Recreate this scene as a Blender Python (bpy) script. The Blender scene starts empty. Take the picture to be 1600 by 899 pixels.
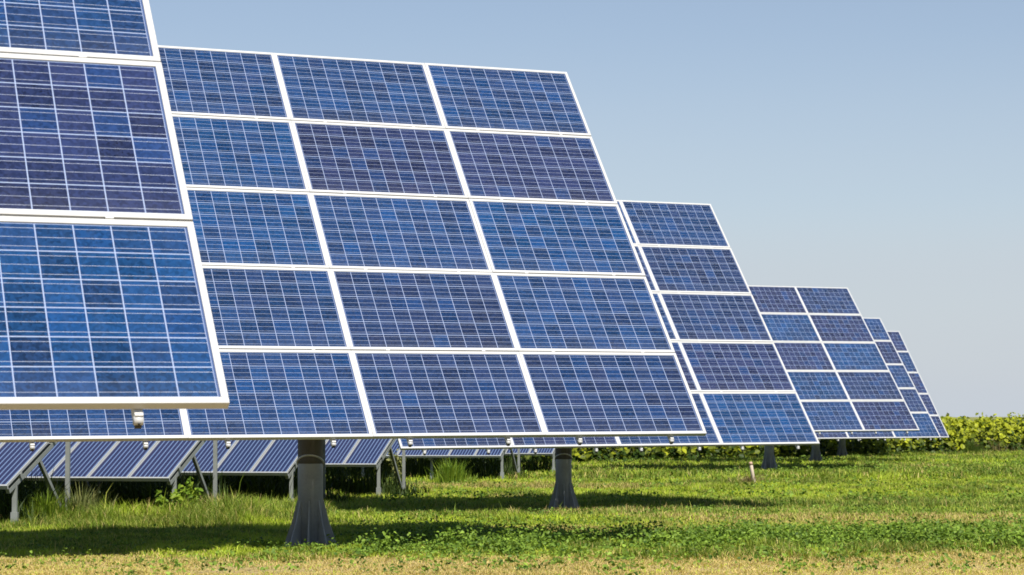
import bpy, bmesh, math, random
import numpy as np
from mathutils import Vector, Matrix

R = math.radians
scene = bpy.context.scene
COL = scene.collection
rng = np.random.default_rng(7)
random.seed(7)
ZC = 1.45                                  # eye height above the far field

# ------------------------------------------------------------------ camera
cam_d = bpy.data.cameras.new('camera')
cam = bpy.data.objects.new('camera', cam_d)
COL.objects.link(cam)
cam_d.sensor_width = 36.0
cam_d.lens = 3229.76 / 1600 * 36.0
cam_d.clip_start, cam_d.clip_end = 0.5, 20000
pitch, roll = 0.063698, -0.005499
fw = Vector((0, math.cos(pitch), math.sin(pitch)))
up0 = Vector((0, -math.sin(pitch), math.cos(pitch)))
rt0 = Vector((1, 0, 0))
rt = rt0 * math.cos(roll) + up0 * math.sin(roll)
up = up0 * math.cos(roll) - rt0 * math.sin(roll)
M = Matrix((rt, up, -fw)).transposed().to_4x4()
M.translation = (0, 0, ZC)
cam.matrix_world = M
cam_d.dof.use_dof = True
cam_d.dof.focus_distance = 20
cam_d.dof.aperture_fstop = 9
scene.camera = cam

# ------------------------------------------------------------------ light
SUN_EL, SUN_AZ = R(54), R(24)              # sun behind the camera, to its right
sdir = Vector((math.sin(SUN_AZ) * math.cos(SUN_EL), -math.cos(SUN_AZ) * math.cos(SUN_EL), math.sin(SUN_EL)))
world = bpy.data.worlds.new('World')
scene.world = world
world.use_nodes = True
wn = world.node_tree
sky = wn.nodes.new('ShaderNodeTexSky')
sky.sky_type = 'NISHITA'
sky.sun_disc = False
sky.sun_elevation = SUN_EL
sky.sun_rotation = math.atan2(sdir.x, sdir.y)
sky.air_density = 1.0
sky.dust_density = 0.3
sky.ozone_density = 1.4
bg = wn.nodes['Background']
bg.inputs['Strength'].default_value = 0.078
# pale summer haze thickening towards the horizon all round
tcw = wn.nodes.new('ShaderNodeTexCoord')
sepw = wn.nodes.new('ShaderNodeSeparateXYZ'); wn.links.new(tcw.outputs['Generated'], sepw.inputs[0])
rw = wn.nodes.new('ShaderNodeValToRGB'); wn.links.new(sepw.outputs[2], rw.inputs[0])
rw.color_ramp.interpolation = 'EASE'
for k, (p_, v_) in enumerate(((0.0, 1.0), (0.063, 0.84), (0.11, 0.52), (0.20, 0.30), (0.42, 0.0))):
    e_ = rw.color_ramp.elements[k] if k < 2 else rw.color_ramp.elements.new(p_)
    e_.position = p_; e_.color = (v_, v_, v_, 1)
dimw = wn.nodes.new('ShaderNodeMix'); dimw.data_type = 'RGBA'; dimw.blend_type = 'MULTIPLY'; dimw.inputs[0].default_value = 1
wn.links.new(sky.outputs[0], dimw.inputs[6]); dimw.inputs[7].default_value = (0.84, 0.86, 0.90, 1)
mxw = wn.nodes.new('ShaderNodeMix'); mxw.data_type = 'RGBA'
nzw = wn.nodes.new('ShaderNodeTexNoise'); nzw.inputs['Scale'].default_value = 2.2; nzw.inputs['Detail'].default_value = 5
mpw = wn.nodes.new('ShaderNodeMapping'); mpw.inputs['Scale'].default_value = (1.0, 1.0, 7.0)
wn.links.new(tcw.outputs['Generated'], mpw.inputs['Vector']); wn.links.new(mpw.outputs[0], nzw.inputs['Vector'])
nmw = wn.nodes.new('ShaderNodeMath'); nmw.operation = 'MULTIPLY_ADD'; wn.links.new(nzw.outputs[0], nmw.inputs[0])
nmw.inputs[1].default_value = 0.24; nmw.inputs[2].default_value = 0.88
pmw = wn.nodes.new('ShaderNodeMath'); pmw.operation = 'MULTIPLY'
wn.links.new(rw.outputs[0], pmw.inputs[0]); wn.links.new(nmw.outputs[0], pmw.inputs[1])
wn.links.new(pmw.outputs[0], mxw.inputs[0]); wn.links.new(dimw.outputs[2], mxw.inputs[6]); mxw.inputs[7].default_value = (4.46, 4.86, 5.36, 1)
wn.links.new(mxw.outputs[2], bg.inputs['Color'])
sl = bpy.data.lights.new('sun', 'SUN')
sl.energy = 5.0
sl.angle = R(0.53)
sl.color = (1.0, 0.95, 0.86)
sun = bpy.data.objects.new('sun', sl)
COL.objects.link(sun)
sun.rotation_euler = sdir.to_track_quat('Z', 'Y').to_euler()
scene.view_settings.view_transform = 'Standard'
scene.view_settings.look = 'None'
scene.view_settings.exposure = 0.70
scene.view_settings.gamma = 1.0
scene.cycles.max_bounces = 6
scene.cycles.diffuse_bounces = 3
scene.cycles.filter_width = 1.7

# ------------------------------------------------------------------ helpers
def nodes(name):
    m = bpy.data.materials.new(name)
    m.use_nodes = True
    nt = m.node_tree
    return m, nt, nt.nodes['Principled BSDF']

class NT:
    def __init__(self, nt): self.nt = nt
    def new(self, t, **k):
        n = self.nt.nodes.new(t)
        for a, v in k.items(): setattr(n, a, v)
        return n
    def link(self, a, b): self.nt.links.new(a, b)
    def put(self, sock, v):
        if hasattr(v, 'is_linked'): self.link(v, sock)
        else: sock.default_value = v
    def math(self, op, a, b=0.0, c=0.0):
        n = self.new('ShaderNodeMath', operation=op)
        for s, v in zip(n.inputs, (a, b, c)): self.put(s, v)
        return n.outputs[0]
    def mix(self, f, a, b, mode='MIX'):
        n = self.new('ShaderNodeMix', data_type='RGBA', blend_type=mode)
        self.put(n.inputs[0], f); self.put(n.inputs[6], a); self.put(n.inputs[7], b)
        return n.outputs[2]
    def noise(self, vec, scale, detail=4.0, rough=0.55):
        n = self.new('ShaderNodeTexNoise')
        n.inputs['Scale'].default_value = scale
        n.inputs['Detail'].default_value = detail
        n.inputs['Roughness'].default_value = rough
        if vec is not None: self.link(vec, n.inputs['Vector'])
        return n.outputs[0]
    def ramp(self, v, a, b):
        n = self.new('ShaderNodeMapRange', interpolation_type='SMOOTHSTEP')
        self.put(n.inputs[0], v)
        n.inputs[1].default_value, n.inputs[2].default_value = a, b
        return n.outputs[0]

def C4(r, g, b): return (r, g, b, 1.0)

class MB:
    """collects boxes, tubes and discs into one mesh"""
    def __init__(self): self.bm = bmesh.new(); self.mi = 0
    def faces(self, fs):
        for f in fs: f.material_index = self.mi
    def box(self, c, s, mat=None, bevel=0.0):
        r = bmesh.ops.create_cube(self.bm, size=1.0)
        vs = r['verts']
        for v in vs:
            v.co = Vector((v.co.x * s[0], v.co.y * s[1], v.co.z * s[2])) + Vector(c)
        fs = list({f for v in vs for f in v.link_faces})
        if bevel:
            es = list({e for v in vs for e in v.link_edges})
            rr = bmesh.ops.bevel(self.bm, geom=es, offset=bevel, segments=1, affect='EDGES')
            vs = list({v for f in rr['faces'] for v in f.verts} | {v for v in vs if v.is_valid})
            fs = list({f for v in vs for f in v.link_faces})
        self.faces(fs)
        if mat is not None: bmesh.ops.transform(self.bm, matrix=mat, verts=vs)
        return vs
    def bar(self, a, b, w, h, upv=(0, 0, 1)):
        a, b = Vector(a), Vector(b)
        d = (b - a); L = d.length; d.normalize()
        x = d.cross(Vector(upv))
        if x.length < 1e-4: x = d.cross(Vector((0, 1, 0)))
        x.normalize(); y = x.cross(d)
        m = Matrix((x, d, y)).transposed().to_4x4(); m.translation = (a + b) / 2
        return self.box((0, 0, 0), (w, L, h), m)
    def lathe(self, prof, n=28, mat=None, cap=True):
        rings = []
        for r, z in prof:
            rings.append([self.bm.verts.new((r * math.cos(2 * math.pi * i / n), r * math.sin(2 * math.pi * i / n), z)) for i in range(n)])
        fs = []
        for a, b in zip(rings, rings[1:]):
            for i in range(n):
                f = self.bm.faces.new((a[i], a[(i + 1) % n], b[(i + 1) % n], b[i])); f.smooth = True; fs.append(f)
        if cap:
            fs.append(self.bm.faces.new(rings[-1])); fs.append(self.bm.faces.new(rings[0][::-1]))
        self.faces(fs)
        vs = [v for r in rings for v in r]
        if mat is not None: bmesh.ops.transform(self.bm, matrix=mat, verts=vs)
        return vs
    def prism(self, pts, th, mat=None):
        """outline in xz, thickness along y"""
        a = [self.bm.verts.new((x, -th / 2, z)) for x, z in pts]
        b = [self.bm.verts.new((x, th / 2, z)) for x, z in pts]
        fs = [self.bm.faces.new(a), self.bm.faces.new(b[::-1])]
        n = len(pts)
        for i in range(n): fs.append(self.bm.faces.new((a[(i + 1) % n], a[i], b[i], b[(i + 1) % n])))
        self.faces(fs)
        if mat is not None: bmesh.ops.transform(self.bm, matrix=mat, verts=a + b)
    def mesh(self, name, *mats):
        bmesh.ops.recalc_face_normals(self.bm, faces=self.bm.faces[:])
        me = bpy.data.meshes.new(name)
        self.bm.to_mesh(me); self.bm.free()
        for m in mats: me.materials.append(m)
        return me
    def build(self, name, mats, parent=None):
        mats = mats if isinstance(mats, (list, tuple)) else [mats]
        return link(name, self.mesh(name, *mats), parent)

def link(name, data, parent=None):
    o = bpy.data.objects.new(name, data)
    COL.objects.link(o)
    if parent is not None: o.parent = parent
    return o

def tag(o, label=None, cat=None, group=None, kind=None):
    for k, v in (('label', label), ('category', cat), ('group', group), ('kind', kind)):
        if v: o[k] = v
    return o

def copy_tree(o, parent=None):
    c = o.copy(); COL.objects.link(c)
    if parent is not None: c.parent = parent
    for ch in list(o.children): copy_tree(ch, c)
    return c

# ------------------------------------------------------------------ materials
def metal(name, col, rough=0.45, metallic=0.0, var=0.12, scale=6.0):
    m, nt, b = nodes(name); n = NT(nt)
    tc = n.new('ShaderNodeTexCoord')
    f = n.noise(tc.outputs['Object'], scale, 6)
    g = n.noise(tc.outputs['Object'], scale * 9, 3)
    v = n.math('ADD', n.math('MULTIPLY', n.math('SUBTRACT', f, 0.5), var * 2.4), n.math('MULTIPLY', n.math('SUBTRACT', g, 0.5), var))
    k = n.math('ADD', 1.0, v)
    c = n.mix(1.0, C4(*col), k, 'MULTIPLY')
    n.link(c, b.inputs['Base Color'])
    b.inputs['Roughness'].default_value = rough
    b.inputs['Metallic'].default_value = metallic
    return m

M_FRAME = metal('anodised_aluminium', (0.42, 0.42, 0.415), 0.38, 0.0, 0.06)
M_RAIL = metal('rail_aluminium', (0.45, 0.45, 0.44), 0.42, 0.0, 0.1)
M_GALV = metal('galvanised_steel', (0.19, 0.205, 0.195), 0.5, 0.15, 0.22)
M_MAST = metal('grey_mast_paint', (0.29, 0.295, 0.30), 0.5, 0.0, 0.3)
M_HEAD = metal('brown_primer_steel', (0.085, 0.075, 0.062), 0.6, 0.0, 0.25)
M_DARK = metal('black_rubber', (0.02, 0.02, 0.02), 0.6)
M_BACK = metal('white_backsheet', (0.70, 0.71, 0.72), 0.5)
M_COLLAR = metal('worn_bright_steel', (0.55, 0.53, 0.47), 0.4, 0.2, 0.2)

M_TRIM = metal('dull_aluminium', (0.29, 0.30, 0.30), 0.45, 0.0, 0.1)

def cell_material():
    m, nt, b = nodes('polycrystalline_cells'); n = NT(nt)
    uv = n.new('ShaderNodeUVMap'); uv.uv_map = 'UV'
    sp = n.new('ShaderNodeSeparateXYZ'); n.link(uv.outputs[0], sp.inputs[0])
    oi = n.new('ShaderNodeObjectInfo')
    cu = n.math('DIVIDE', n.math('SUBTRACT', sp.outputs[0], 0.0395), 0.159)
    cv = n.math('DIVIDE', n.math('SUBTRACT', sp.outputs[1], 0.034), 0.1553)
    fu, fv = n.math('FRACT', cu), n.math('FRACT', cv)
    # per-cell random
    cmb = n.new('ShaderNodeCombineXYZ')
    n.link(n.math('FLOOR', cu), cmb.inputs[0]); n.link(n.math('FLOOR', cv), cmb.inputs[1])
    n.link(n.math('MULTIPLY', oi.outputs['Random'], 317.0), cmb.inputs[2])
    wn_ = n.new('ShaderNodeTexWhiteNoise', noise_dimensions='3D'); n.link(cmb.outputs[0], wn_.inputs['Vector'])
    sc = n.new('ShaderNodeSeparateColor'); n.link(wn_.outputs['Color'], sc.inputs[0])
    # crystal grain
    off = n.new('ShaderNodeVectorMath', operation='ADD'); n.link(uv.outputs[0], off.inputs[0]); n.link(cmb.outputs[0], off.inputs[1])
    vo = n.new('ShaderNodeTexVoronoi'); vo.inputs['Scale'].default_value = 70.0; n.link(off.outputs[0], vo.inputs['Vector'])
    gs = n.new('ShaderNodeSeparateColor'); n.link(vo.outputs['Color'], gs.inputs[0])
    cloud = n.noise(off.outputs[0], 9.0, 3)
    bright = n.math('ADD', 0.68, n.math('MULTIPLY', sc.outputs[0], 0.5))
    bright = n.math('ADD', bright, n.math('MULTIPLY', n.math('SUBTRACT', gs.outputs[0], 0.5), 0.55))
    bright = n.math('ADD', bright, n.math('MULTIPLY', n.math('SUBTRACT', cloud, 0.5), 0.18))
    tint = n.mix(n.math('MULTIPLY', sc.outputs[1], 0.42), oi.outputs['Color'], C4(0.018, 0.023, 0.062))
    tint = n.mix(n.math('MULTIPLY', n.math('GREATER_THAN', sc.outputs[2], 0.84), 0.42), tint, C4(0.005, 0.036, 0.125))
    cell = n.mix(1.0, tint, bright, 'MULTIPLY')
    du = n.math('ABSOLUTE', n.math('SUBTRACT', fu, 0.5))
    dv = n.math('ABSOLUTE', n.math('SUBTRACT', fv, 0.5))
    gap_u = n.math('GREATER_THAN', du, 0.5 - 0.0175)
    gap_v = n.math('GREATER_THAN', dv, 0.5 - 0.020)
    # three busbars per cell along the long side
    f3 = n.math('ABSOLUTE', n.math('SUBTRACT', n.math('FRACT', n.math('MULTIPLY', fv, 3.0)), 0.5))
    bus = n.math('LESS_THAN', f3, 0.023)
    wear = n.noise(off.outputs[0], 22.0, 2)
    bus = n.math('MULTIPLY', bus, n.math('ADD', 0.35, n.math('MULTIPLY', wear, 0.9)))
    inside = n.math('MULTIPLY', n.math('MULTIPLY', n.math('GREATER_THAN', cu, 0.0), n.math('LESS_THAN', cu, 10.0)),
                    n.math('MULTIPLY', n.math('GREATER_THAN', cv, 0.0), n.math('LESS_THAN', cv, 6.0)))
    c = n.mix(bus, cell, C4(0.32, 0.35, 0.43))
    c = n.mix(gap_v, c, C4(0.23, 0.28, 0.40))
    c = n.mix(gap_u, c, C4(0.24, 0.29, 0.43))
    c = n.mix(inside, C4(0.05, 0.08, 0.18), c)
    mpd = n.new('ShaderNodeMapping'); mpd.inputs['Scale'].default_value = (9.0, 1.2, 1.0)
    obv = n.new('ShaderNodeVectorMath', operation='ADD'); n.link(uv.outputs[0], obv.inputs[0])
    cm2 = n.new('ShaderNodeCombineXYZ'); n.link(n.math('MULTIPLY', oi.outputs['Random'], 91.0), cm2.inputs[0]); n.link(cm2.outputs[0], obv.inputs[1])
    n.link(obv.outputs[0], mpd.inputs['Vector'])
    streak = n.noise(mpd.outputs[0], 3.0, 5, 0.6)
    low = n.math('SUBTRACT', 1.0, n.ramp(sp.outputs[1], 0.03, 0.22))
    dust = n.math('ADD', n.math('MULTIPLY', n.ramp(streak, 0.42, 0.8), 0.02), n.math('MULTIPLY', low, 0.035))
    c = n.mix(dust, c, C4(0.30, 0.28, 0.26))
    n.link(c, b.inputs['Base Color'])
    b.inputs['Roughness'].default_value = 0.45
    b.inputs['Specular IOR Level'].default_value = 0.0
    b.inputs['Coat Weight'].default_value = 1.0
    b.inputs['Coat Roughness'].default_value = 0.06
    b.inputs['Coat IOR'].default_value = 1.5
    return m
M_CELL = cell_material()

def thinfilm_material():
    m, nt, b = nodes('thin_film_glass'); n = NT(nt)
    uv = n.new('ShaderNodeUVMap'); uv.uv_map = 'UV'
    sp = n.new('ShaderNodeSeparateXYZ'); n.link(uv.outputs[0], sp.inputs[0])
    oi = n.new('ShaderNodeObjectInfo')
    f = n.math('FRACT', n.math('MULTIPLY', sp.outputs[0], 14.5))
    ln = n.math('LESS_THAN', f, 0.26)
    cl = n.noise(uv.outputs[0], 3.0, 3)
    base = n.mix(cl, C4(0.010, 0.018, 0.055), C4(0.024, 0.028, 0.072))
    base = n.mix(n.math('MULTIPLY', oi.outputs['Random'], 0.35), base, C4(0.03, 0.024, 0.06))
    c = n.mix(ln, base, C4(0.11, 0.16, 0.27))
    n.link(c, b.inputs['Base Color'])
    b.inputs['Roughness'].default_value = 0.4
    b.inputs['Specular IOR Level'].default_value = 0.0
    b.inputs['Coat Weight'].default_value = 1.0
    b.inputs['Coat Roughness'].default_value = 0.05
    return m
M_THIN = thinfilm_material()

def foliage_material(name, trans=0.35, rough=0.55):
    m, nt, b = nodes(name); n = NT(nt)
    at = n.new('ShaderNodeAttribute'); at.attribute_name = 'Col'
    n.link(at.outputs['Color'], b.inputs['Base Color'])
    b.inputs['Roughness'].default_value = rough
    b.inputs['Specular IOR Level'].default_value = 0.15
    tr = n.new('ShaderNodeBsdfTranslucent')
    tint = n.mix(1.0, at.outputs['Color'], C4(1.15, 1.15, 0.6), 'MULTIPLY')
    n.link(tint, tr.inputs['Color'])
    mx = n.new('ShaderNodeMixShader'); mx.inputs[0].default_value = trans
    n.link(b.outputs[0], mx.inputs[1]); n.link(tr.outputs[0], mx.inputs[2])
    n.link(mx.outputs[0], nt.nodes['Material Output'].inputs['Surface'])
    return m
M_GRASS = foliage_material('grass_blades', 0.32, 0.5)
M_LEAF = foliage_material('leaves', 0.30, 0.5)

# ------------------------------------------------------------------ terrain
GY = [0, 8, 20, 31, 53, 64, 75, 100, 400]
GZ = [-0.80, -0.91, -1.225, -1.39, -1.40, -1.45, -1.50, -1.52, -1.55]
def vnoise(x, y, s, seed=0):
    """smooth value noise on arrays, range 0..1"""
    x = np.asarray(x, float) / s; y = np.asarray(y, float) / s
    xi, yi = np.floor(x).astype(np.int64), np.floor(y).astype(np.int64)
    fx, fy = x - xi, y - yi
    fx, fy = fx * fx * (3 - 2 * fx), fy * fy * (3 - 2 * fy)
    def h(a, b):
        n = (a * 374761393 + b * 668265263 + seed * 974711) & 0x7fffffff
        n = ((n ^ (n >> 13)) * 1274126177) & 0x7fffffff
        return ((n ^ (n >> 16)) & 0xffff) / 65535.0
    a, b, c, d = h(xi, yi), h(xi + 1, yi), h(xi, yi + 1), h(xi + 1, yi + 1)
    return (a * (1 - fx) + b * fx) * (1 - fy) + (c * (1 - fx) + d * fx) * fy
def fbm(x, y, s, seed=0):
    return 0.55 * vnoise(x, y, s, seed) + 0.3 * vnoise(x, y, s / 2.3, seed + 5) + 0.15 * vnoise(x, y, s / 5.1, seed + 11)
def gz(x, y):
    """ground height"""
    z = np.interp(y, GY, GZ) + ZC
    return z + (fbm(x, y, 3.1, 3) - 0.5) * 0.06

xs = np.concatenate([[-6000, -1500, -400, -150, -80], np.arange(-45, 55.1, 0.5), [80, 150, 400, 1500, 6000]])
ys = np.concatenate([[-3000, -600, -120, -40, -10], np.arange(0, 120.1, 0.5), [150, 220, 400, 1200, 4000, 12000]])
X, Y = np.meshgrid(xs, ys)
Z = gz(X, Y)
nx, ny = len(xs), len(ys)
gm = bpy.data.meshes.new('ground')
idx = np.arange(nx * ny).reshape(ny, nx)
quads = np.stack([idx[:-1, :-1], idx[:-1, 1:], idx[1:, 1:], idx[1:, :-1]], -1).reshape(-1, 4)
gm.from_pydata(np.stack([X, Y, Z], -1).reshape(-1, 3).tolist(), [], quads.tolist())
gm.polygons.foreach_set('use_smooth', np.ones(len(quads), bool))
def ground_material():
    m, nt, b = nodes('field_ground'); n = NT(nt)
    g = n.new('ShaderNodeNewGeometry')
    pos = g.outputs['Position']
    sp = n.new('ShaderNodeSeparateXYZ'); n.link(pos, sp.inputs[0])
    n1 = n.noise(pos, 0.9, 6); n2 = n.noise(pos, 9.0, 6, 0.7); n3 = n.noise(pos, 45.0, 4, 0.7)
    straw = n.mix(n.ramp(n2, 0.3, 0.7), C4(0.30, 0.22, 0.10), C4(0.44, 0.335, 0.15))
    straw = n.mix(n.ramp(n3, 0.45, 0.75), straw, C4(0.45, 0.37, 0.18))
    green = n.mix(n.ramp(n2, 0.3, 0.7), C4(0.035, 0.042, 0.012), C4(0.08, 0.085, 0.025))
    d = n.math('ADD', sp.outputs[1], n.math('MULTIPLY', n.math('SUBTRACT', n1, 0.5), 6.0))
    c = n.mix(n.ramp(d, 15.6, 18.5), straw, green)
    c = n.mix(n.ramp(sp.outputs[1], 95.0, 130.0), c, n.mix(n.noise(pos, 0.012, 3), C4(0.10, 0.13, 0.03), C4(0.24, 0.22, 0.09)))
    n.link(c, b.inputs['Base Color'])
    b.inputs['Roughness'].default_value = 0.95
    b.inputs['Specular IOR Level'].default_value = 0.1
    bp = n.new('ShaderNodeBump'); bp.inputs['Strength'].default_value = 0.8; bp.inputs['Distance'].default_value = 0.03
    n.link(n3, bp.inputs['Height']); n.link(bp.outputs[0], b.inputs['Normal'])
    return m
gm.materials.append(ground_material())
tag(link('ground', gm), kind='structure')

# ------------------------------------------------------------------ solar trackers
MW, MH, W, H = 1.669, 1.000, 1.67, 1.01
def module_meshes():
    fw_, dep = 0.031, 0.040
    f = MB()
    f.box((MW / 2, fw_ / 2, 0), (MW, fw_, dep), bevel=0.0015)
    f.box((MW / 2, MH - fw_ / 2, 0), (MW, fw_, dep), bevel=0.0015)
    f.box((fw_ / 2, MH / 2, 0.0005), (fw_, MH - 2 * fw_ + 0.001, dep), bevel=0.0015)
    f.box((MW - fw_ / 2, MH / 2, 0.0005), (fw_, MH - 2 * fw_ + 0.001, dep), bevel=0.0015)
    fm = f.mesh('module_frame', M_FRAME)
    g = MB()
    g.box((MW / 2, MH / 2, 0.011), (MW - 0.02, MH - 0.02, 0.006))
    for fc in g.bm.faces: fc.material_index = 0 if fc.normal.z > 0.5 else 1
    uvl = g.bm.loops.layers.uv.new('UV')
    for fc in g.bm.faces:
        for lp in fc.loops: lp[uvl].uv = (lp.vert.co.x, lp.vert.co.y)
    g.mi = 1
    jb = g.box((MW / 2, MH - 0.16, -0.005), (0.12, 0.09, 0.024))
    for fc in {f2 for v in jb for f2 in v.link_faces}: fc.material_index = 2
    gm_ = g.mesh('solar_module', M_CELL, M_BACK, M_DARK)
    return gm_, fm
ME_MOD, ME_FRAME = module_meshes()

BR = (0.0070, 0.038, 0.114); BL = (0.0100, 0.034, 0.100); DK = (0.0115, 0.0260, 0.074); PU = (0.0150, 0.0230, 0.068)
MASTS = []
def make_tracker(q, ground_x_adj, tints, label):
    x, y, z, yaw, tilt, rl = q
    u = Vector((math.cos(yaw), math.sin(yaw), 0)); b_ = Vector((-math.sin(yaw), math.cos(yaw), 0))
    v = b_ * math.cos(tilt) + Vector((0, 0, math.sin(tilt)))
    u2 = u * math.cos(rl) + v * math.sin(rl); v2 = -u * math.sin(rl) + v * math.cos(rl)
    n = u2.cross(v2)
    corner = Vector((x, y, z + ZC)) - u2 * 4 * W
    ctr = corner + u2 * 2 * W + v2 * 2.5 * H
    T = Matrix((u2, v2, n)).transposed().to_4x4()
    hub = ctr - n * 0.34                              # tilt axis, behind the modules
    gx, gy = hub.x, hub.y
    gzv = float(gz(gx, gy)) - 0.02
    root = link('solar_tracker', None); root.location = (gx, gy, gzv); root.empty_display_size = 0.3
    tag(root, label, 'solar panel', 'tilted sun tracking panels standing one behind another')
    base = Vector((gx, gy, gzv)); MASTS.append((gx, gy))
    def local(m): return Matrix.Translation(-base) @ m
    # modules
    for i in range(4):
        for j in range(5):
            m = T.copy(); m.translation = corner + u2 * (i * W + 0.0005) + v2 * (j * H + 0.005)
            jit = Matrix.Rotation(random.gauss(0, 0.0016), 4, 'X') @ Matrix.Rotation(random.gauss(0, 0.0012), 4, 'Y')
            o = link('solar_module', ME_MOD, root); o.matrix_local = local(m @ jit)
            c = tints(i, j); k = random.uniform(0.9, 1.1)
            o.color = (c[0] * k, c[1] * k, c[2] * k, 1)
            link('module_frame', ME_FRAME, o)
    # rails down the slope, two behind each column, with bright open ends under the low edge
    for i in range(4):
        for fr in (0.215, 0.785):
            r = MB()
            Lr = 5 * H + 0.02
            r.box((0, Lr / 2 - 0.022, -0.046), (0.034, Lr, 0.046))
            for j in range(1, 5):
                r.box((0, j * H, 0.0205), (0.035, 0.009, 0.005))
            m = T.copy(); m.translation = corner + u2 * (i + fr) * W
            o = r.build('support_rail', M_RAIL, root); o.matrix_local = local(m)
            e = MB()
            e.lathe([(0.0005, -0.018), (0.019, -0.018), (0.019, 0.018), (0.0005, 0.018)], 14,
                    Matrix.Translation((0, -0.026, -0.050)) @ Matrix.Rotation(R(90), 4, 'Y'), cap=False)
            e.mi = 1
            e.box((0, -0.040, -0.068), (0.026, 0.014, 0.016))
            e.box((0, -0.046, -0.046), (0.010, 0.004, 0.010))
            e.build('rail_end', [M_FRAME, M_DARK], o)
    # purlins and tilt tube behind the rails
    for vv in (0.24, 0.76):
        p = MB(); p.box((2 * W, 5 * H * vv, -0.120), (3.8 * W, 0.08, 0.10))
        m = T.copy(); m.translation = corner
        p.build('purlin', M_GALV, root).matrix_local = local(m)
    p = MB()
    for du in (-0.9, 0.9): p.box((2 * W + du, 2.5 * H, -0.205), (0.10, 3.3, 0.07))
    p.box((2 * W, 2.5 * H, -0.34), (2.2, 0.16, 0.16)); 
    for du in (-0.9, 0.9): p.box((2 * W + du, 2.5 * H, -0.262), (0.14, 0.15, 0.046))
    m = T.copy(); m.translation = corner
    p.build('tilt_frame', M_GALV, root).matrix_local = local(m)
    # mast
    hh = hub.z - gzv
    zc = 0.83                                          # collar height
    s = MB(); s.lathe([(0.122, 0.02), (0.122, zc - 0.02), (0.118, zc), (0.118, zc + 0.03)], 32)
    for k in range(8):
        mm = Matrix.Rotation(2 * math.pi * k / 8 + R(22) + yaw, 4, 'Z')
        s.prism([(0.115, 0.03), (0.245, 0.03), (0.250, 0.06), (0.175, 0.28), (0.128, 0.47), (0.115, 0.47)], 0.014, mm)
    s.build('mast', M_MAST, root)
    s = MB(); s.lathe([(0.27, -0.10), (0.27, 0.045)], 32)
    for k in range(8):
        a = 2 * math.pi * (k + 0.5) / 8 + R(22) + yaw
        s.lathe([(0.016, 0.045), (0.016, 0.07), (0.008, 0.07), (0.008, 0.09)], 6, Matrix.Translation((0.215 * math.cos(a), 0.215 * math.sin(a), 0)))
    s.build('base_flange', M_MAST, root)
    s = MB(); s.lathe([(0.114, zc - 0.05), (0.124, zc + 0.04), (0.124, hh - 0.12), (0.15, hh - 0.10), (0.15, hh + 0.02)], 32)
    s.build('mast_head', M_HEAD, root)
    s = MB(); s.lathe([(0.120, -0.007), (0.1335, -0.007), (0.1335, 0.007), (0.120, 0.007), (0.120, -0.007)], 36,
                      Matrix.Translation((0, 0, zc)) @ Matrix.Rotation(R(-31), 4, 'X') @ Matrix.Scale(1 / math.cos(R(31)), 4, (0, 1, 0)), cap=False)
    s.build('mast_collar', M_COLLAR, root)
    s = MB(); A = Vector((0, 0.16, hh - 0.75))
    Bp = hub - base + v2 * 1.1 + n * 0.10
    s.bar(A, Bp, 0.07, 0.07); s.box(A, (0.12, 0.16, 0.16))
    s.build('tilt_actuator', M_GALV, root)
    return root

Q = [(-1.1291, 8.2448, 0.0554, 0.3883, 0.8972, 0.0014), (1.8358, 19.6609, -0.1584, 0.4018, 0.9000, 0.0002),
     (4.5713, 30.9158, -0.3995, 0.4201, 0.8851, 0.0004), (10.4394, 53.1933, -0.3475, 0.4126, 0.8723, 0.0027),
     (13.2454, 64.146, -0.6435, 0.4096, 0.8691, -0.0004), (15.6897, 74.5509, -0.742, 0.3956, 0.8998, -0.0027)]
# module tints per tracker: rows from bottom to top, columns from left to right
K = {'b': BR, 'n': BL, 'd': DK, 'p': PU}
TT = [['nnnb', 'dnpp', 'bnnn', 'ddnn', 'nnnn'], ['nndd', 'pndn', 'bbnb', 'nbpp', 'dnnn'],
      ['dpnb', 'ndpp', 'nbnd', 'pddd', 'dnbn'], ['npnp', 'dnbd', 'bppb', 'dnbp', 'ndpd'],
      ['dpdb', 'nddd', 'pnbn', 'dnpp', 'ndbn'], ['dnbp', 'bdnp', 'ndpp', 'pdbn', 'dnnp']]
LB = ['nearest tracking solar panel with the largest blue cells, cut off at the upper left corner',
      'large tracking solar panel showing three full columns, on the nearest thick grey mast',
      'tracking solar panel partly behind the three column one, one column clear against the sky',
      'tracking solar panel with exactly two columns of modules clear against the sky',
      'tracking solar panel second from the far end, a narrow strip beside the two column one',
      'farthest and smallest tracking solar panel, a thin strip ending the row']
for q, tt, lb in zip(Q, TT, LB):
    make_tracker(q, 0, lambda i, j, tt=tt: K[tt[j][i]], lb)

# ------------------------------------------------------------------ fixed racks of thin film modules
RW, RH = 0.60, 1.20
def thin_mesh():
    g = MB()
    g.box((RW / 2, RH / 2, 0), (RW - 0.012, RH - 0.012, 0.012))
    for fc in g.bm.faces: fc.material_index = 0 if fc.normal.z > 0.5 else 1
    uvl = g.bm.loops.layers.uv.new('UV')
    for fc in g.bm.faces:
        for lp in fc.loops: lp[uvl].uv = (lp.vert.co.x, lp.vert.co.y)
    g.mi = 2
    fw_ = 0.017
    for cx in (fw_ / 2, RW - fw_ / 2): g.box((cx, RH / 2, 0.001), (fw_, RH, 0.03))
    for cy in (fw_ / 2, RH - fw_ / 2): g.box((RW / 2, cy, 0.0), (RW - 2 * fw_, fw_, 0.03))
    return g.mesh('thin_module', M_THIN, M_BACK, M_TRIM)
ME_THIN = thin_mesh()
RYAW, RTILT = R(-17), R(28)
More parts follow.
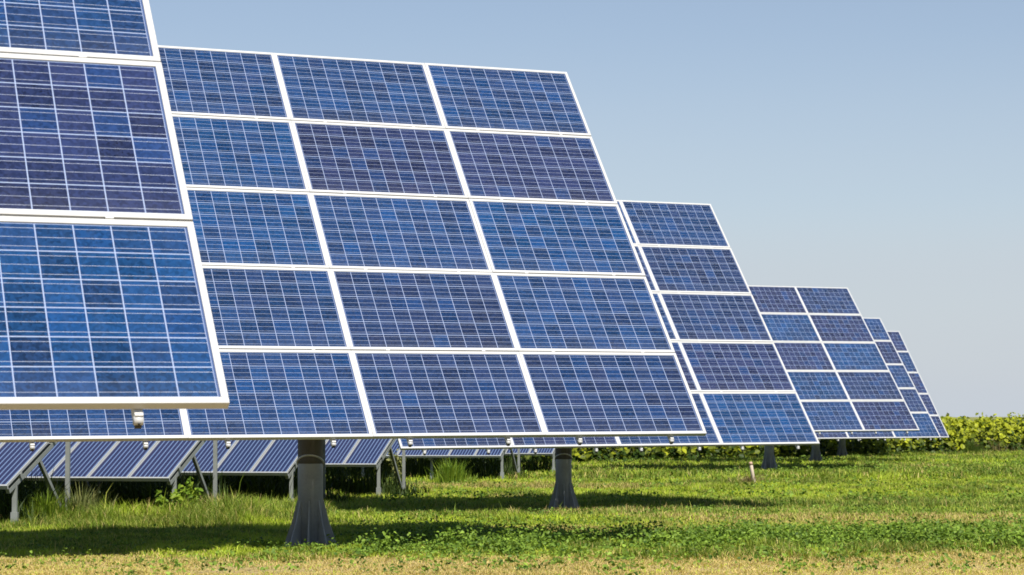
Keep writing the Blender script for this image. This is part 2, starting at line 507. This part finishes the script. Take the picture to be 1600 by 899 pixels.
def make_rack(px, py, pz, ncol, label, tilt=RTILT, yaw=RYAW):
    """px,py,pz: the low right corner"""
    u = Vector((math.cos(yaw), math.sin(yaw), 0)); b_ = Vector((-math.sin(yaw), math.cos(yaw), 0))
    v = b_ * math.cos(tilt) + Vector((0, 0, math.sin(tilt))); n = u.cross(v)
    T = Matrix((u, v, n)).transposed().to_4x4()
    P = 0.615
    corner = Vector((px, py, pz)) - u * ncol * P
    mid = corner + u * ncol * P / 2 + b_ * 1.0
    base = Vector((mid.x, mid.y, float(gz(mid.x, mid.y))))
    root = link('panel_rack', None); root.location = base; root.empty_display_size = 0.3
    tag(root, label, 'panel rack', 'low fixed racks of dark panels behind the trackers')
    for i in range(ncol):
        for j in range(2):
            m = T.copy(); m.translation = corner + u * (i * P) + v * (j * (RH + 0.02))
            o = link('thin_module', ME_THIN, root); o.matrix_local = Matrix.Translation(-base) @ m
    for vv in (0.35, 1.25, 2.05):
        r = MB(); r.box((ncol * P / 2, vv, -0.045), (ncol * P - 0.02, 0.05, 0.06))
        m = T.copy(); m.translation = corner
        r.build('purlin', M_GALV, root).matrix_local = Matrix.Translation(-base) @ m
    r = MB()
    r.box((ncol * P / 2, -0.012, -0.006), (ncol * P, 0.02, 0.05))
    m = T.copy(); m.translation = corner
    r.build('edge_trim', M_TRIM, root).matrix_local = Matrix.Translation(-base) @ m
    nb = max(2, round(ncol * P / 1.85) + 1)
    for k in range(nb):
        uu = 0.06 + (ncol * P - 0.12) * k / (nb - 1)
        def pt(vv, off=-0.10): return corner + u * uu + v * vv + n * off - base
        g = MB(); g.bar(pt(0.05, -0.103), pt(2.35, -0.103), 0.05, 0.055, n)
        g.build('rafter', M_GALV, root)
        a = pt(0.24); ag = a.copy(); ag.z = float(gz(a.x + base.x, a.y + base.y)) - base.z - 0.3
        g = MB(); g.bar(ag, a, 0.058, 0.05); g.box((ag.x, ag.y, ag.z + 0.40), (0.085, 0.075, 0.22)); g.build('front_post', M_GALV, root)
        c = pt(1.70); cg = c.copy(); cg.z = float(gz(c.x + base.x, c.y + base.y)) - base.z - 0.3
        g = MB(); g.bar(cg, c, 0.055, 0.055); g.build('rear_post', M_GALV, root)
        g = MB(); d = cg.copy(); d.z = cg.z + 0.42; d += Vector((-0.03, -0.06, 0))
        g.bar(pt(0.86), d, 0.045, 0.045); g.build('brace', M_GALV, root)
    return root
def at(px, py, d):
    """the point seen at a pixel of the 1600 wide photograph, d metres ahead"""
    a, b2 = px - 800, py - 449.5
    cr, sr = math.cos(roll), math.sin(roll)
    a, b2 = a * cr + b2 * sr, -a * sr + b2 * cr
    f = 3229.76
    dirv = Vector((a / f, math.cos(pitch) + b2 / f * math.sin(pitch), math.sin(pitch) - b2 / f * math.cos(pitch)))
    p = dirv * (d / dirv.y); p.z += ZC
    return p
RACKS = []
RK = [(12.7, 760, 25.0, 11, 'nearest dark panel rack, its slanted end at the far left edge among tall grass'),
      (265.4, 748, 27.9, 12, 'dark rack of slanted panels ending beside the bright green leafy bush'),
      (450.4, 739.5, 31.3, 12, 'dark rack of slanted panels ending just left of the nearest thick grey mast'),
      (588.5, 726.4, 36.2, 12, 'dark rack of slanted panels whose end shows right of the nearest thick grey mast'),
      (783, 713, 46.0, 11, 'low rack on thin posts seen under the third tracker, left of its mast'),
      (864, 709.5, 51.0, 9, 'farthest low rack, its end post just left of the second grey mast')]
for px, py, d, nc, lb in RK:
    p = at(px, py, d); make_rack(p.x, p.y, p.z, nc, lb); RACKS.append((p, nc))

# ------------------------------------------------------------------ white stake
p = at(1179, 757, 43.0); gzp = float(gz(p.x, p.y))
st = link('marker_stake', None); st.location = (p.x, p.y, gzp)
tag(st, 'short white marker stake leaning slightly in dry weeds under the third tracker', 'stake')
s = MB(); s.lathe([(0.037, -0.2), (0.037, 0.42), (0.034, 0.44)], 14, Matrix.Rotation(R(-9), 4, 'Y'))
s.build('pole', metal('white_plastic', (0.56, 0.46, 0.36), 0.6), st)
s = MB(); s.lathe([(0.040, 0.44), (0.040, 0.49), (0.03, 0.505)], 14, Matrix.Rotation(R(-9), 4, 'Y'))
s.build('cap', metal('faded_red_plastic', (0.42, 0.28, 0.20), 0.6), st)

# ------------------------------------------------------------------ vegetation
def mesh_from(name, verts, faces_n, nper, cols, mat):
    """verts (N,nper,3); every item uses the same face list"""
    N = len(verts)
    me = bpy.data.meshes.new(name)
    V = verts.reshape(-1, 3).astype(np.float32)
    off = (np.arange(N) * nper)[:, None]
    loops, starts, tot = [], [], 0
    per = [np.array(f) for f in faces_n]
    flat = np.concatenate(per)
    lens = np.array([len(f) for f in per])
    L = (off + flat[None, :]).reshape(-1).astype(np.int32)
    st_ = np.concatenate([[0], np.cumsum(lens)[:-1]])
    S = ((np.arange(N) * len(flat))[:, None] + st_[None, :]).reshape(-1).astype(np.int32)
    me.vertices.add(len(V)); me.vertices.foreach_set('co', V.reshape(-1))
    me.loops.add(len(L)); me.loops.foreach_set('vertex_index', L)
    me.polygons.add(len(S)); me.polygons.foreach_set('loop_start', S)
    at_ = me.attributes.new('Col', 'FLOAT_COLOR', 'POINT')
    cc = np.ones((N, nper, 4), np.float32); cc[:, :, :3] = cols[:, None, :]
    at_.data.foreach_set('color', cc.reshape(-1))
    me.materials.append(mat)
    me.update(calc_edges=True); me.validate()
    return me

def blades(pos, h, w, lean, cols, name, mat, az=None):
    N = len(pos)
    a = rng.uniform(0, 2 * np.pi, N) if az is None else az
    d = np.stack([np.cos(a), np.sin(a), np.zeros(N)], 1)
    a2 = a + np.pi / 2 + rng.uniform(-0.6, 0.6, N)
    s = np.stack([np.cos(a2), np.sin(a2), np.zeros(N)], 1)
    upv = np.array([0, 0, 1.0])
    hh, ww, ll = h[:, None], w[:, None] / 2, lean[:, None]
    mid = pos + upv * hh * 0.6 + d * hh * ll * 0.35
    tip = pos + upv * hh * (1 - 0.25 * ll) + d * hh * ll
    V = np.stack([pos - s * ww, pos + s * ww, mid - s * ww * 0.75, mid + s * ww * 0.75, tip], 1)
    return mesh_from(name, V, [(0, 1, 3, 2), (2, 3, 4)], 5, cols, mat)

def leaves(pos, size, nrm, cols, name, mat, aspect=0.7):
    """folded pointed leaves around pos"""
    N = len(pos)
    nrm = nrm / np.linalg.norm(nrm, axis=1, keepdims=True)
    r = rng.normal(size=(N, 3)); t = np.cross(nrm, r); t /= np.linalg.norm(t, axis=1, keepdims=True)
    b = np.cross(nrm, t)
    s = size[:, None]
    k = aspect / 2
    V = np.stack([pos - t * s * 0.5, pos - t * s * 0.12 + b * s * k + nrm * s * 0.10, pos + t * s * 0.28 + b * s * k * 0.7 + nrm * s * 0.06,
                  pos + t * s * 0.55 - nrm * s * 0.12, pos + t * s * 0.28 - b * s * k * 0.7 + nrm * s * 0.06, pos - t * s * 0.12 - b * s * k + nrm * s * 0.10], 1)
    return mesh_from(name, V, [(0, 3, 2, 1), (0, 5, 4, 3)], 6, cols, mat)

def scatter(d0, d1, dens, xa=0.33, extra=1.5):
    """random points in the wedge in view between two depths"""
    A = (d1 - d0) * ((d0 + d1) / 2 * 2 * xa + 2 * extra)
    N = int(A * dens)
    y = d0 + (d1 - d0) * rng.random(int(N * 1.15))
    wmax = d1 * xa + extra
    keep = rng.random(len(y)) < (y * xa + extra) / wmax
    y = y[keep]
    x = rng.uniform(-1, 1, len(y)) * (y * xa + extra)
    return x, y

def lerp(a, b, t): return np.asarray(a)[None, :] * (1 - t[:, None]) + np.asarray(b)[None, :] * t[:, None]
def sm(v, a, b):
    t = np.clip((v - a) / (b - a), 0, 1); return t * t * (3 - 2 * t)

STRAW, STRAW2 = (0.56, 0.45, 0.17), (0.38, 0.285, 0.11)
BRI, MID, DEEP, YEL = (0.325, 0.42, 0.030), (0.225, 0.305, 0.040), (0.052, 0.100, 0.014), (0.46, 0.44, 0.09)
def field(x, y):
    """what grows where: dryness, leafiness, brightness of the grass"""
    n = fbm(x, y, 2.6, 21) - 0.5 + 0.5 * (fbm(x, y, 0.7, 23) - 0.5)
    dry = 1 - sm(y + n * 4.2 + (1 - sm(x, -4.5, -1.0)) * -1.7, 16.7, 17.9)
    dry2 = sm(fbm(x * 0.45, y, 2.2, 40), 0.40, 0.60) * sm(y, 20.5, 22.5) * (1 - sm(y, 28, 33)) * sm(x, -1.5, 1.0)
    dry2 = np.maximum(dry2, 0.8 * sm(fbm(x * 0.3, y, 3.5, 45), 0.60, 0.72) * sm(y, 33, 38))
    weed = sm(y + n * 2.5, 17.2, 18.3) * (1 - sm(y + n * 4, 19.8, 23.0)) * (0.02 + 0.98 * sm(x + n, -2.1, -1.0))
    bright = sm(fbm(x * 0.5, y, 5.0, 60), 0.35, 0.62)
    strip = sm(y + n * 4, 33, 36) * (1 - sm(y + n * 4, 41, 45))
    bright = np.maximum(bright, strip)
    return dry, dry2, weed, bright

# grass: one uncountable mass, denser and finer near the camera
def grass(d0, d1, dens, hs, ws, name, label):
    x, y = scatter(d0, d1, dens)
    dry, dry2, weed, bright = field(x, y)
    bare = sm(fbm(x * 0.6, y, 0.9, 300), 0.52, 0.66) * dry
    keep = rng.random(len(x)) < np.clip(1 - dry * 0.1 - weed * 0.3 - bare * 0.45, 0, 1)
    x, y, dry, dry2, weed, bright = [k[keep] for k in (x, y, dry, dry2, weed, bright)]
    z = gz(x, y) - 0.005
    N = len(x)
    c = lerp(MID, BRI, bright)
    c = c * (1 - weed[:, None] * 0.35)
    dp = np.maximum(sm(fbm(x * 0.7, y, 1.5, 77), 0.50, 0.70) * 0.75, sm(vnoise(x, y * 0.7, 0.45, 78), 0.66, 0.9) * 0.7)
    tuft = vnoise(x, y, 0.28, 131)
    c = c * (1 - dp[:, None]) + np.array(DEEP) * dp[:, None]
    c = c * (0.72 + 0.5 * tuft[:, None])
    isdry = rng.random(N) < np.clip(dry * 0.72 + dry2 * 0.6 + 0.07, 0, 1)
    t = rng.random(N)
    c[isdry] = lerp(STRAW2, STRAW, t)[isdry]
    yl = (rng.random(N) < 0.18 + 0.3 * dry) & ~isdry
    c[yl] = (np.array(YEL) * 0.6 + c * 0.4)[yl]
    c *= rng.uniform(0.72, 1.25, N)[:, None]
    lushn = fbm(x, y, 1.7, 90)
    h = hs * rng.uniform(0.5, 1.35, N) * (0.55 + 0.95 * lushn) * (1 - 0.52 * dry)
    h *= 1 + 1.6 * sm(y, 23.5, 26.5) * (1 - sm(x, -3.6, -2.2)) * (1 - sm(y, 33, 40))
    h *= 0.6 + 0.85 * tuft ** 1.4 + 0.5 * dp
    for mx, my in MASTS: h *= np.where((x - mx) ** 2 + (y - my + 0.25) ** 2 < 0.36, 0.45, 1.0)
    tall = (rng.random(N) < 0.006) & (y < 30)
    h[tall] *= 1.7
    lean = rng.uniform(0.15, 0.95, N) + dry * 0.9
    me = blades(np.stack([x, y, z], 1), h, ws * rng.uniform(0.7, 1.4, N), lean, c, name, M_GRASS)
    tag(link(name, me), label, 'grass', kind='stuff')
grass(12.0, 26.0, 3600, 0.058, 0.0060, 'near_grass', 'dry straw and short green grass across the front of the field')
grass(26.0, 46.0, 1400, 0.080, 0.010, 'mid_grass', 'bright green grass between the masts')
grass(46.0, 84.0, 330, 0.130, 0.020, 'far_grass', 'rough green grass in front of the crop field')

# broad leaved weeds
def weeds(d0, d1, dens, name, label, big=1.0):
    x, y = scatter(d0, d1, dens)
    dry, dry2, weed, bright = field(x, y)
    cl = sm(fbm(x, y, 0.55, 120) + 0.5 * (fbm(x * 0.6, y, 2.4, 122) - 0.5), 0.40, 0.62)
    p = np.clip(weed * (0.12 + 0.88 * cl) + 0.12 * cl * (1 - dry) * sm(x, -3, -1) + 0.025 * cl * (1 - dry) + dry * cl * 0.045 * (0.4 + 0.6 * sm(x, -3, -1)), 0, 1)
    for mx, my in MASTS: p = np.where((x - mx) ** 2 + (y - my + 0.3) ** 2 < 0.42, p * 0.15, p)
    keep = rng.random(len(x)) < p * np.where(y > 26, 1 - 0.75 * bright, 1.0)
    x, y, weed, cl = x[keep], y[keep], weed[keep], cl[keep]
    N = len(x); K_ = 7
    hgt = big * (0.03 + 0.13 * rng.random(N)) * (0.35 + 0.95 * cl) * (0.6 + 0.55 * weed)
    px = np.repeat(x, K_) + rng.normal(0, 0.035 * big, N * K_)
    py = np.repeat(y, K_) + rng.normal(0, 0.035 * big, N * K_)
    pz = gz(px, py) + np.repeat(hgt, K_) * rng.uniform(0.2, 1.05, N * K_)
    t = np.repeat(rng.random(N), K_) * 0.7 + 0.3 * rng.random(N * K_)
    c = lerp((0.030, 0.075, 0.010), (0.245, 0.36, 0.045), t) * rng.uniform(0.75, 1.2, N * K_)[:, None]
    nr = rng.normal(size=(N * K_, 3)) * 0.55 + np.array([0, -0.15, 0.9])
    me = leaves(np.stack([px, py, pz], 1), big * rng.uniform(0.016, 0.042, N * K_), nr, c, name, M_LEAF, 0.75)
    tag(link(name, me), label, 'weeds', kind='stuff')
weeds(14.0, 33.0, 640, 'clover_weeds', 'dark green leafy weeds in a band in front of the masts')

weeds(33.0, 72.0, 330, 'far_weeds', 'scattered green weed tufts across the middle of the field', 1.7)

# single clumps that stand out
def clump(px, py, d, kind, wid, hgt, n, label, cols, cat='weed'):
    p = at(px, py, d); g = float(gz(p.x, p.y))
    r = np.minimum(np.abs(rng.normal(0, 0.42, n)), 0.9) * wid; a = rng.uniform(0, 2 * np.pi, n)
    x, y = r * np.cos(a), r * np.sin(a)
    c = lerp(cols[0], cols[1], rng.random(n)) * rng.uniform(0.75, 1.2, n)[:, None]
    zb = gz(p.x + x, p.y + y) - g
    if kind == 'blade':
        me = blades(np.stack([x, y, zb], 1), hgt * rng.uniform(0.45, 1.1, n) * np.clip(1 - 0.3 * r / wid, 0.3, 1), rng.uniform(0.008, 0.018, n),
                    rng.uniform(0.1, 0.6, n), c, 'grass_clump', M_GRASS, az=a + rng.normal(0, 0.5, n))
        o = link('grass_clump', me)
        o.location = (p.x, p.y, g)
    else:
        o = link('leafy_weed', None); o.location = (p.x, p.y, g); o.empty_display_size = 0.1
        ns = 9
        sa = rng.uniform(0, 2 * np.pi, ns)
        ends = np.stack([np.cos(sa) * wid * rng.uniform(0.1, 0.65, ns), np.sin(sa) * wid * rng.uniform(0.1, 0.65, ns), hgt * rng.uniform(0.6, 1.05, ns)], 1)
        s = MB()
        for e in ends: s.bar((e[0] * 0.1, e[1] * 0.1, -0.03), e, 0.010, 0.010)
        s.build('stem', M_STEM, o)
        k = rng.integers(0, ns, n); t = rng.uniform(0.15, 1.08, n)
        pos = ends[k] * t[:, None] + rng.normal(0, 0.07, (n, 3)) * wid
        pos[:, 2] = np.maximum(pos[:, 2], 0.02)
        nr = rng.normal(size=(n, 3)) * 0.7 + np.array([0, -0.3, 0.7])
        link('foliage', leaves(pos, rng.uniform(0.04, 0.11, n), nr, c, 'foliage', M_LEAF, 0.6), o)
    tag(o, label, cat, 'weed clumps along the racks')
M_STEM = metal('green_stems', (0.12, 0.15, 0.05), 0.7)
G1 = ((0.11, 0.20, 0.02), (0.24, 0.32, 0.03))
G2 = ((0.10, 0.13, 0.04), (0.26, 0.26, 0.09))
G3 = ((0.22, 0.17, 0.08), (0.42, 0.33, 0.16))
clump(72, 800, 26.0, 'blade', 0.60, 0.52, 420, 'tall green grass clump between the two braces at the far left', G1, 'grass clump')
clump(128, 792, 26.3, 'blade', 0.45, 0.60, 260, 'tall wispy grass clump right of the leftmost thin upright post', G2, 'grass clump')
clump(275, 790, 27.2, 'leaf', 0.42, 0.50, 620, 'bright green leafy bush under the end of a dark panel rack', G1, 'bush')
clump(345, 785, 28.6, 'blade', 0.55, 0.42, 330, 'pale dry grass clump right of the second thin upright post', G3, 'grass clump')
clump(622, 748, 42.0, 'leaf', 0.40, 0.75, 300, 'thin brownish weed on the left end post of a far rack', G2, 'weed')
clump(707, 738, 44.0, 'blade', 0.60, 0.66, 420, 'rounded bright green grass clump standing in front of the dark far rack', G1, 'grass clump')
clump(1172, 757, 43.2, 'blade', 0.55, 0.30, 260, 'brown dry weeds around the foot of the white stake', G3, 'weed')

clump(1540, 712, 84.0, 'blade', 1.3, 0.80, 700, 'tall pinkish brown seeding grass in front of the yellow crop at the right', ((0.20, 0.17, 0.07), (0.34, 0.25, 0.13)), 'grass clump')
clump(1515, 714, 82.0, 'blade', 1.0, 0.85, 420, 'tall dark green grass clump in front of the crop, left of the pinkish one', ((0.06, 0.10, 0.02), (0.14, 0.20, 0.03)), 'grass clump')
# rank growth left uncut in the shade below the racks
def undergrowth():
    u = np.array([math.cos(RYAW), math.sin(RYAW)]); b_ = np.array([-math.sin(RYAW), math.cos(RYAW)])
    ps, cs, ls = [], [], []
    for (p, nc), dens in zip(RACKS, (420, 420, 380, 320, 220, 200)):
        L = nc * 0.615
        n = int(L * 1.9 * dens)
        a = rng.uniform(-0.25, L, n); v = rng.uniform(0.30, 2.2, n)
        xy = np.array([p.x, p.y])[None, :] - a[:, None] * u + v[:, None] * b_
        ps.append(np.stack([xy[:, 0], xy[:, 1], gz(xy[:, 0], xy[:, 1]) - 0.01], 1))
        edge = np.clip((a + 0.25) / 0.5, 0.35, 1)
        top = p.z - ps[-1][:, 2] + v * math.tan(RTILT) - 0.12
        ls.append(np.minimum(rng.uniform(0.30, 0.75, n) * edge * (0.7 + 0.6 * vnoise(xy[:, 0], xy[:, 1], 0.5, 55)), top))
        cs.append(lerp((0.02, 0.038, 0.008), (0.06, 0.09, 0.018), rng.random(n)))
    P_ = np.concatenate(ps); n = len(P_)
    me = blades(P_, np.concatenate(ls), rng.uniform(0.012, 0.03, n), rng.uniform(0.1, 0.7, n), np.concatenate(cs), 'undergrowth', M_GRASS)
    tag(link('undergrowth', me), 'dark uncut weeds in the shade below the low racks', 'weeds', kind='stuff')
undergrowth()

# crop field behind everything
def crop():
    pos, size, cols, nr = [], [], [], []
    rows = np.arange(0.0, 22.0, 0.75)
    for ri, ro in enumerate(rows):
        x = np.arange(-34, 50, 0.40); n = len(x)
        edge = np.clip(62.0 + 1.15 * x, 60, None)
        edge = np.where(x > 16, 80.4 + (x - 16) * 0.9, edge)
        y = edge + ro * 1.5 + rng.normal(0, 0.16, n)
        x = x + rng.normal(0, 0.10, n)
        hgt = 1.12 + 0.62 * (fbm(x, y, 1.6, 200) - 0.5) * 2 + rng.normal(0, 0.15, n)
        if ri == 0: hgt *= rng.uniform(0.5, 1.0, n)
        k = 44 if ri < 4 else (18 if ri < 10 else 10)
        t = rng.random((n, k)) ** 0.75 if ri < 4 else 1 - 0.35 * rng.random((n, k))
        a = rng.uniform(0, 2 * np.pi, (n, k)); rr = rng.uniform(0.05, 0.30, (n, k)) * (1.1 - 0.4 * t)
        px = x[:, None] + rr * np.cos(a); py = y[:, None] + rr * np.sin(a)
        pz = gz(px, py) + hgt[:, None] * t
        pos.append(np.stack([px, py, pz], -1).reshape(-1, 3))
        size.append(rng.uniform(0.09, 0.24, n * k))
        yel = np.clip((t - 0.32) * 1.1 + rng.normal(0, 0.33, (n, k)), 0, 1).reshape(-1)
        cols.append(lerp((0.035, 0.065, 0.009), (0.37, 0.40, 0.022), yel) * rng.uniform(0.75, 1.15, n * k)[:, None])
        nr.append(np.stack([np.cos(a) * 0.6, np.sin(a) * 0.6 - 0.25, np.full((n, k), 0.75)], -1).reshape(-1, 3) + rng.normal(0, 0.35, (n * k, 3)))
    me = leaves(np.concatenate(pos), np.concatenate(size), np.concatenate(nr), np.concatenate(cols), 'crop_field', M_LEAF, 0.95)
    tag(link('crop_field', me), 'dense field of tall yellow green leafy crop plants along the back', 'crop field', kind='stuff')
crop()

def bush(px, ptop, d, wid, label, dark):
    """far round bush: leaves in lumpy clusters on a branching stem"""
    p = at(px, ptop, d); g = float(gz(p.x, p.y)); hgt = p.z - g
    o = link('far_bush', None); o.location = (p.x, p.y, g); o.empty_display_size = 0.3
    s = MB()
    nl = 11; pts = []
    for k in range(nl):
        a = rng.uniform(0, 6.28); rr = wid * 0.5 * math.sqrt(rng.random()) * 0.85
        e = Vector((rr * math.cos(a), rr * math.sin(a), hgt * rng.uniform(0.35, 0.86) * (1 - 0.35 * (2 * rr / wid) ** 2)))
        s.bar((e.x * 0.08, e.y * 0.08, -0.1), e, 0.05, 0.05); pts.append(e)
    s.build('trunk', M_STEM, o)
    n = 1500
    k = rng.integers(0, nl, n); P_ = np.array([tuple(e) for e in pts])
    dirs = rng.normal(size=(n, 3)); dirs /= np.linalg.norm(dirs, axis=1, keepdims=True)
    pos = P_[k] + dirs * (rng.uniform(0.5, 1.0, n) * 0.19 * (wid + hgt) / 2)[:, None]
    pos[:, 2] = np.clip(pos[:, 2], 0.05, hgt)
    c = lerp(dark, (dark[0] * 2.2, dark[1] * 1.9, dark[2] * 1.3), rng.random(n))
    link('crown', leaves(pos, rng.uniform(0.10, 0.22, n), dirs + rng.normal(0, 0.4, (n, 3)), c, 'crown', M_LEAF, 0.8), o)
    tag(o, label, 'bush', 'bushes beyond the crop field')
bush(1504, 646, 150, 1.1, 'small lone dark bush rising behind the yellow crop, leftmost on the horizon', (0.05, 0.10, 0.03))
bush(1548, 655, 150, 2.2, 'low dark bush behind the crop field, left of the rounder bush', (0.05, 0.09, 0.03))
bush(1578, 653, 152, 1.9, 'round dark bush behind the crop field between two other bushes', (0.04, 0.08, 0.03))
bush(1603, 651, 148, 1.6, 'dark bush on the horizon cut by the right edge of the photo', (0.05, 0.09, 0.035))
